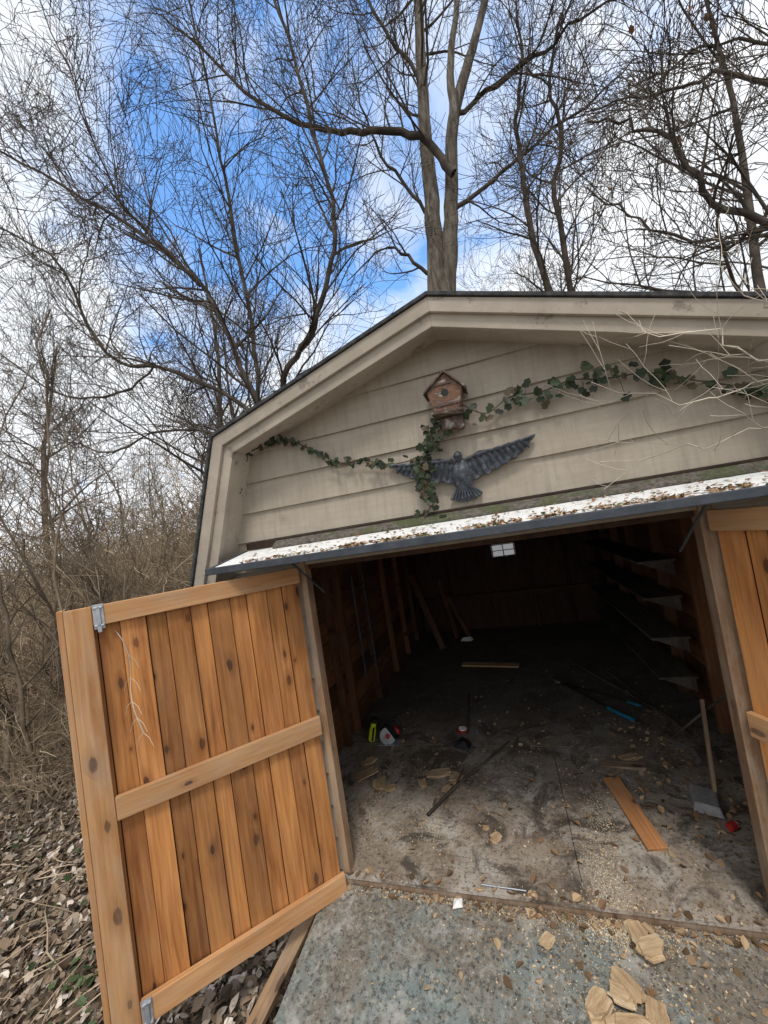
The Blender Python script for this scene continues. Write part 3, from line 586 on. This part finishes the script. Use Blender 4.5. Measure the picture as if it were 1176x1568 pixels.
# ------------------------------------------------------------ eagle
eg=empty('eagle_wall_plaque'); ex,ez=.985,2.095
def wing(side,nm):
    top=[(.02,.045),(.06,.085),(.10,.102),(.16,.098),(.22,.100),(.29,.108),(.345,.122),(.372,.124)]
    bot=[(.368,.112),(.345,.094),(.335,.074),(.315,.070),(.305,.050),(.28,.046),(.27,.028),(.24,.026),(.225,.008),(.195,.010),(.18,-.010),(.15,-.006),(.13,-.026),(.10,-.018),(.075,-.036),(.02,-.045)]
    pl=[(ex+side*a,ez+b) for a,b in top+bot]
    if side<0: pl=pl[::-1]
    pl=pl[::-1]
    prism(nm,pl,-.050,-.027,M['eagle'],eg,.003)
    ts=Tubes()
    for k in range(10):
        t_=k/9; x0=.06+.25*t_; z0=.08+.025*t_; x1=.08+.255*t_; z1=-.02+.085*t_
        ts.add([(ex+side*x0,-.050,ez+z0),(ex+side*(x0+x1)/2,-.055,ez+(z0+z1)/2),(ex+side*x1,-.050,ez+z1)],[.008,.009,.004],5)
    for k in range(6): ts.add([(ex+side*(.03+.05*k),-.052,ez+.07+.006*k),(ex+side*(.10+.05*k),-.058,ez+.085+.006*k)],[.010,.006],6)
    ts.build(nm+'_feathers',M['eagle'],eg,smooth=False)
wing(-1,'wing_left'); wing(1,'wing_right')
o=revolve('body',[(.018,-.09),(.045,-.055),(.056,-.01),(.048,.035),(.030,.065),(.020,.078)],(ex,-.045,ez),(0,0,1),M['eagle'],eg); o.scale=(1,.55,1)
o=revolve('head',[(.004,-.025),(.018,-.016),(.023,.0),(.017,.016),(.004,.024)],(ex-.004,-.062,ez+.092),(0,0,1),M['eagle'],eg); 
mkobj('beak',[(ex-.018,-.065,ez+.104),(ex-.018,-.055,ez+.082),(ex-.052,-.064,ez+.080),(ex-.018,-.075,ez+.084)],[(0,2,1),(0,3,2),(1,2,3),(0,1,3)],M['eagle'],eg)
tp=[(-.030,-.06),(.030,-.06),(.085,-.105),(.080,-.122),(.060,-.124),(.046,-.138),(.024,-.134),(.004,-.143),(-.018,-.135),(-.040,-.139),(-.056,-.124),(-.082,-.120)]
prism('tail',[(ex+a,ez+b) for a,b in tp],-.050,-.027,M['eagle'],eg,.003)
ts=Tubes()
for k in range(9):
    a=(k-4)*.018; ts.add([(ex+a*.4,-.052,ez-.06),(ex+a,-.056,ez-.124)],[.005,.006],5)
ts.build('tail_feathers',M['eagle'],eg)
# ------------------------------------------------------------ ivy
IG=[(.026,.040,.020),(.035,.052,.026),(.050,.068,.034),(.02,.028,.016),(.09,.072,.042)]
def ivy(name,pts,dens,spread,size=(.028,.055)):
    e=empty(name); P=catmull(pts,6); ts=Tubes(); ts.add([tuple(p) for p in P],[.0035]*len(P),5)
    pos=[]
    for i in range(len(P)-1):
        L=(P[i+1]-P[i]).length; dn=dens*(.35+1.3*max(0,min(1,.5+1.4*noise.noise(P[i]*5))))
        for _ in range(int(L*dn+random.random())):
            p=P[i].lerp(P[i+1],random.random()); q=p+Vector((random.gauss(0,spread*.6),random.uniform(-.03,.0),random.gauss(-spread*.5,spread)))
            if q.y>-.032: q.y=-.032
            pos.append(tuple(q))
            if random.random()<.3: ts.add([tuple(p),tuple(q)],[.0015,.0012],3)
    ts.build('vine_stems',M['twig'],e); scatter('vine_leaves',pos,size,IG,M['ivy'],.4,shape=IVY,parent=e,wall=True)
ivy('ivy_garland',[(-.34,-.04,2.22),(-.31,-.04,2.44),(-.12,-.04,2.50),(.03,-.04,2.49),(.18,-.04,2.39),(.33,-.04,2.29),(.48,-.04,2.27),(.62,-.04,2.22),(.80,-.05,2.22)],80,.013,(.022,.042))
ivy('ivy_garland',[(1.04,-.06,2.44),(1.15,-.05,2.37),(1.27,-.05,2.42),(1.42,-.05,2.41),(1.55,-.05,2.43),(1.68,-.05,2.40),(1.85,-.05,2.38),(2.02,-.05,2.30),(2.26,-.05,2.19)],105,.030,(.026,.054))
ivy('climbing_ivy',[(.98,-.06,2.39),(.90,-.06,2.37),(.86,-.05,2.32),(.83,-.05,2.24),(.78,-.05,2.16),(.80,-.05,2.06),(.81,-.05,1.98),(.75,-.06,1.89)],240,.036,(.022,.046))

# ------------------------------------------------------------ trees
random.seed(17)
NC=(3,3,4)
ts=Tubes(); tk=Tubes()
def XZ(y,l,dy=0): return [(a,y+dy*i,b) for i,(a,b) in enumerate(l)]
main=empty('tall_twin_trunk_tree')
def wob(P,a): return [tuple(p+Vector((random.gauss(0,a),0,0))) for p in P]
tk.add(wob(catmull([(.35,7,-.5),(.42,7,3),(.53,7,6.8),(.66,7,7.98),(.76,7,9.08),(.85,7.0,10.36),(1.0,7,11.95),(1.27,7.1,14.34),(1.64,7.2,17.5)],4),.008),list(np.linspace(.29,.085,33)),12)
tk.add(wob(catmull([(.50,7,3),(.74,7,6.75),(1.03,6.95,8.16),(1.26,6.9,9.36),(1.57,6.8,10.84),(2.04,6.8,11.91),(2.49,6.8,12.79),(3.56,6.8,15.3)],4),.008),list(np.linspace(.23,.06,29)),10)
tk.add(wob(catmull([(1.60,6.8,10.98),(1.74,6.9,12.39),(2.13,7,13.82),(2.5,7,16.06)],4),.01),list(np.linspace(.10,.05,13)),8)
tk.build('trunk',M['bark'],main)
limb(ts,XZ(6.6,[(1.35,9.52),(.95,10.40),(.20,11.0),(-.74,11.37),(-1.7,11.96),(-3.02,13.2),(-4.18,15.0),(-5.45,16.9)],-.05),.095,.025,.42,2.5,3,NC)
limb(ts,XZ(7,[(.98,11.13),(.96,12.48),(.48,13.6),(.04,15.08),(-.12,16.25)],-.1),.06,.02,.4,2.3,3,NC)
limb(ts,XZ(6.8,[(1.65,10.97),(2.57,11.14),(3.57,11.24),(4.26,11.46),(5.23,11.35)],-.1),.06,.015,.4,2.2,3,NC)
limb(ts,XZ(6.9,[(1.16,8.92),(1.97,9.22),(2.9,9.73),(4.31,10.24),(5.4,11.)],.1),.06,.015,.4,2.1,3,NC)
limb(ts,XZ(7,[(.72,9.1),(.3,9.9),(-.15,10.8),(-.45,12.2),(-.5,13.4)],-.1),.05,.015,.4,2.0,3,NC)
limb(ts,XZ(7,[(.42,7.75),(-.1,8.45),(-.7,8.57),(-1.5,8.1)],-.1),.05,.012,.38,1.6,3,NC)
for k in range(14):
    z=11.5+k*.5; a=random.uniform(0,6.28); grow(ts,Vector((1.0+.22*(z-12)*.5,7,z)),Vector((math.cos(a),math.sin(a)*.8,.7)).normalized(),3.2,.035,3,NC)
ts.build('limbs_and_twigs',M['twig'],main)

def tree(name,limbs,tr=(),mat='twig'):
    e=empty(name); ts=Tubes(); tk=Tubes()
    for pts,r0,r1 in tr: 
        P=catmull(pts,4); tk.add([tuple(p) for p in P],list(np.linspace(r0,r1,len(P))),8)
    if tr: tk.build('trunk',M['bark'],e)
    for a in limbs: limb(ts,*a)
    ts.build('limbs_and_twigs',M[mat],e); return e
tree('leaning_tree',[
 (XZ(3,[(-1.9,3.3),(-2.04,3.85),(-2.54,5.57),(-2.93,6.36),(-4.25,7.9),(-6.14,9.67),(-8.26,11.6)]),.05,.02,.30,1.7,3,NC),
 (XZ(3,[(-2.93,6.36),(-3.6,7.3),(-4.31,8.42),(-4.71,9.83),(-5.57,12.9)]),.03,.012,.30,1.7,3,NC),
 (XZ(3,[(-1.8,3.0),(-2.35,4.14),(-3.96,5.23),(-4.8,5.53),(-5.45,6.52),(-5.92,7.8),(-7.4,9.06)]),.04,.018,.28,1.6,3,NC),
 (XZ(3,[(-3.96,5.23),(-4.9,5.0),(-6.2,5.3),(-7.8,6.6)]),.024,.014,.28,1.5,3,NC),
 (XZ(3,[(-1.8,2.6),(-2.6,3.6),(-3.9,4.1),(-5.2,4.0),(-6.6,4.6)]),.028,.012,.28,1.3,3,NC)],
 [([(-1.6,3,-.5),(-1.75,3,1.5),(-1.9,3,3.3)],.08,.05)])
tree('slender_tree',[
 (XZ(4,[(-2.2,3.4),(-2.41,4.18),(-1.99,5.04),(-1.43,5.59),(-1.04,6.41),(-.76,7.36),(-.87,8.97),(-1.06,10.9),(-1.37,12.4)]),.065,.022,.3,1.9,3,NC)],
 [([(-1.9,4,-.5),(-2.1,4,1.5),(-2.2,4,3.4)],.07,.065)])
tree('slender_tree',[
 (XZ(5,[(-3.3,3.),(-3.38,4.65),(-3.3,6.67),(-3.39,9.7),(-3.48,11.3),(-3.67,14.5)]),.06,.02,.33,2.4,3,NC)],
 [([(-3.2,5,-.5),(-3.25,5,1.5),(-3.3,5,3.)],.08,.06)])
tree('twin_stem_tree',[
 (XZ(7,[(3.0,4.5),(2.98,6.07),(2.77,8.1),(2.83,9.3),(2.9,10.5),(3.23,11.7),(3.33,13.1)]),.085,.02,.38,2.0,3,NC),
 (XZ(7,[(3.1,4.4),(3.35,5.95),(3.37,8.45),(3.68,9.5),(3.67,11.),(4.14,12.3)]),.075,.02,.38,2.0,3,NC)],
 [([(3.0,7,-.5),(3.0,7,2.5),(3.02,7,4.5)],.13,.09)])
oh=tree('overhanging_tree',[
 (XZ(3,[(6.2,3.6),(4.69,4.22),(3.95,4.71),(3.74,5.25),(3.57,5.7),(3.23,6.04),(2.87,6.3)]),.045,.012,.28,1.15,3,NC),
 (XZ(3,[(6.2,3.8),(4.27,4.36),(3.94,4.34),(3.5,4.59),(3.06,5.0),(2.73,5.46)]),.03,.010,.28,1.05,3,NC),
 (XZ(4,[(6.8,5.4),(5.65,6.2),(4.8,7.),(4.37,7.06),(3.85,7.14),(3.23,7.27)]),.035,.010,.30,1.3,3,NC),
 (XZ(4,[(6.8,6.),(5.77,6.9),(4.8,7.46),(4.19,7.33),(3.74,7.4)]),.03,.010,.32,1.3,3,NC)],
 [([(6.6,3.6,-.5),(6.4,3.4,2.),(6.3,3.3,3.7),(6.7,3.7,6.),(7.,3.8,9)],.14,.08)])
pos=[(random.uniform(2.6,5.2),random.uniform(2.7,4.2),random.uniform(4.3,7.6)) for _ in range(26)]
scatter('clinging_dead_leaves',pos,(.05,.09),[(.22,.11,.06),(.30,.17,.10),(.16,.08,.05)],M['leaf'],.9,parent=oh)
def template(name,h,r,seed,nch,mat):
    random.seed(seed); ts=Tubes(); pts=[]; p=Vector((0,0,-.4)); d=Vector((random.gauss(0,.08),random.gauss(0,.08),1)).normalized()
    for i in range(11):
        pts.append(p.copy()); d=(d+Vector((random.gauss(0,.05),random.gauss(0,.05),.05))).normalized(); p=p+d*h/10
    rad=[r*(1-.8*i/10) for i in range(11)]; ts.add([tuple(q) for q in pts],rad,7)
    for k in range(15):
        t=random.uniform(.2,1)*10; i=min(int(t),9); a=pts[i].lerp(pts[i+1],t-i); an=random.uniform(0,6.28)
        grow(ts,a,Vector((math.cos(an),math.sin(an),random.uniform(.5,1.3))).normalized(),h*random.uniform(.2,.34),rad[i]*.45,3,nch,rmin=.006)
    return ts.build(name,mat,link=False)
TM=[template('woods_tree_mesh',13,.14,s,(3,3,4),M['twig']) for s in (1,2,3)]
far=empty('distant_trees'); random.seed(5)
spots=[]
while len(spots)<36:
    x=random.uniform(-30,30); y=random.uniform(4,30)
    if -1.8<x<3.6 and y<8.5: continue
    if abs(x-1)<4 and y<11: continue
    if math.hypot(x-1.1,y+2)<9.5: continue
    spots.append((x,y))
for k,(x,y) in enumerate(spots):
    o=bpy.data.objects.new(f'woods_tree_{k}',TM[k%3]); COL.objects.link(o); o.parent=far; s=random.uniform(.75,1.2)
    o.location=(x,y,gh(x,y)); o.rotation_euler=(0,0,random.uniform(0,6.28)); o.scale=(s,s,s)
# brush thicket
def bushmesh(name,seed,h,mat):
    random.seed(seed); ts=Tubes()
    for k in range(15):
        a=random.uniform(0,6.28); grow(ts,Vector((random.gauss(0,.3),random.gauss(0,.3),-.05)),Vector((math.cos(a)*.5,math.sin(a)*.5,1)).normalized(),h*random.uniform(.6,1.2),.012,3,(3,4,4),wig=.16,up=-.03,rmin=.003)
    return ts.build(name,mat,link=False)
BM=[bushmesh('bramble_mesh',s,h,m_) for s,h,m_ in ((31,1.3,M['brush']),(32,1.6,M['brush']),(33,1.2,M['stem']))]
br=empty('bramble_thicket'); random.seed(9)
def bush(x,y,s,k):
    o=bpy.data.objects.new(f'bramble_{k}',BM[k%3]); COL.objects.link(o); o.parent=br; o.location=(x,y,gh(x,y)); o.rotation_euler=(0,0,random.uniform(0,6.28)); o.scale=(s,s,s*random.uniform(.85,1.15))
k=0
while k<66:
    x=-2.6-abs(random.gauss(0,4.5)); y=random.uniform(1.,13)
    if x>-3.1 and y<4.8: continue
    if math.hypot(x-1.1,y+2)<7.0: continue
    bush(x,y,random.uniform(1.,1.4)*(1+.10*max(0,y-2)),k); k+=1
for x,y,s in ((-3.4,1.6,.75),(-3.9,.9,.7),(-4.3,2.2,.9),(-3.0,2.8,.8)): bush(x,y,s,k); k+=1
for _ in range(34):
    a=random.uniform(-.2,1.9); r=random.uniform(15,28); bush(1-r*math.cos(a),r*math.sin(a),random.uniform(2.6,4.),k); k+=1
for _ in range(14):
    bush(random.uniform(5,18),random.uniform(8,18),random.uniform(1.3,2.),k); k+=1
# saplings at the left
random.seed(21)
sap=empty('saplings'); ts=Tubes()
limb(ts,[(-2.4,.2,-.4),(-2.42,.2,.8),(-2.45,.2,1.92),(-2.38,.22,3.),(-2.26,.25,4.2)],.016,.007,.2,.5,1,(3,),rmin=.002)
for k in range(26):
    x=random.uniform(-6.0,-2.9); y=random.uniform(-.6,3.8); h=random.uniform(1.8,4.6); lx=random.gauss(-.1,.55)
    limb(ts,[(x,y,-.45),(x+lx*.3,y,h*.35),(x+lx*.6,y+random.gauss(0,.3),h*.7),(x+lx,y,h)],random.uniform(.012,.032),.005,.2,.8,2,(3,3),rmin=.0025)
ts.build('sapling_stems',M['stem'],sap)
# dead pale twigs hanging over the right side of the gable
dt=empty('dead_twigs'); ts=Tubes()
for l,r in (([(2.9,-.42,2.0),(2.17,-.32,2.23),(1.97,-.30,2.42),(1.76,-.28,2.52)],.006),([(2.9,-.42,2.05),(2.16,-.32,2.18),(1.92,-.30,2.15),(1.565,-.28,2.32)],.005),([(2.9,-.42,1.95),(2.14,-.40,2.05),(1.86,-.38,2.01),(1.62,-.36,2.0)],.0035),([(2.9,-.42,2.1),(2.3,-.36,2.35),(2.1,-.34,2.5),(2.02,-.33,2.68)],.004)):
    limb(ts,l,r,.0015,.10,.26,1,(3,3),rmin=.0011,yj=.05,start=.2)
ts.add([(3.0,-.42,-.4),(2.95,-.42,1.0),(2.9,-.42,2.1)],[.02,.014,.008],6)
ts.build('twigs',M['deadtwig'],dt)
ts=Tubes(); P=catmull([(-.75,-.66,1.60),(-.66,-.68,1.62),(-.56,-.70,1.50),(-.55,-.72,1.30),(-.53,-.70,1.15)],4); ts.add([tuple(p) for p in P],[.0025]*len(P),4)
for k in range(8,17,2):
    for s in (-1,1): p=P[k]; ts.add([tuple(p),tuple(p+Vector((.03*s,0,-.02))),tuple(p+Vector((.05*s,.0,-.06)))],[.0012,.001,.0008],3)
ts.build('dry_grass_stem',M['deadtwig'])
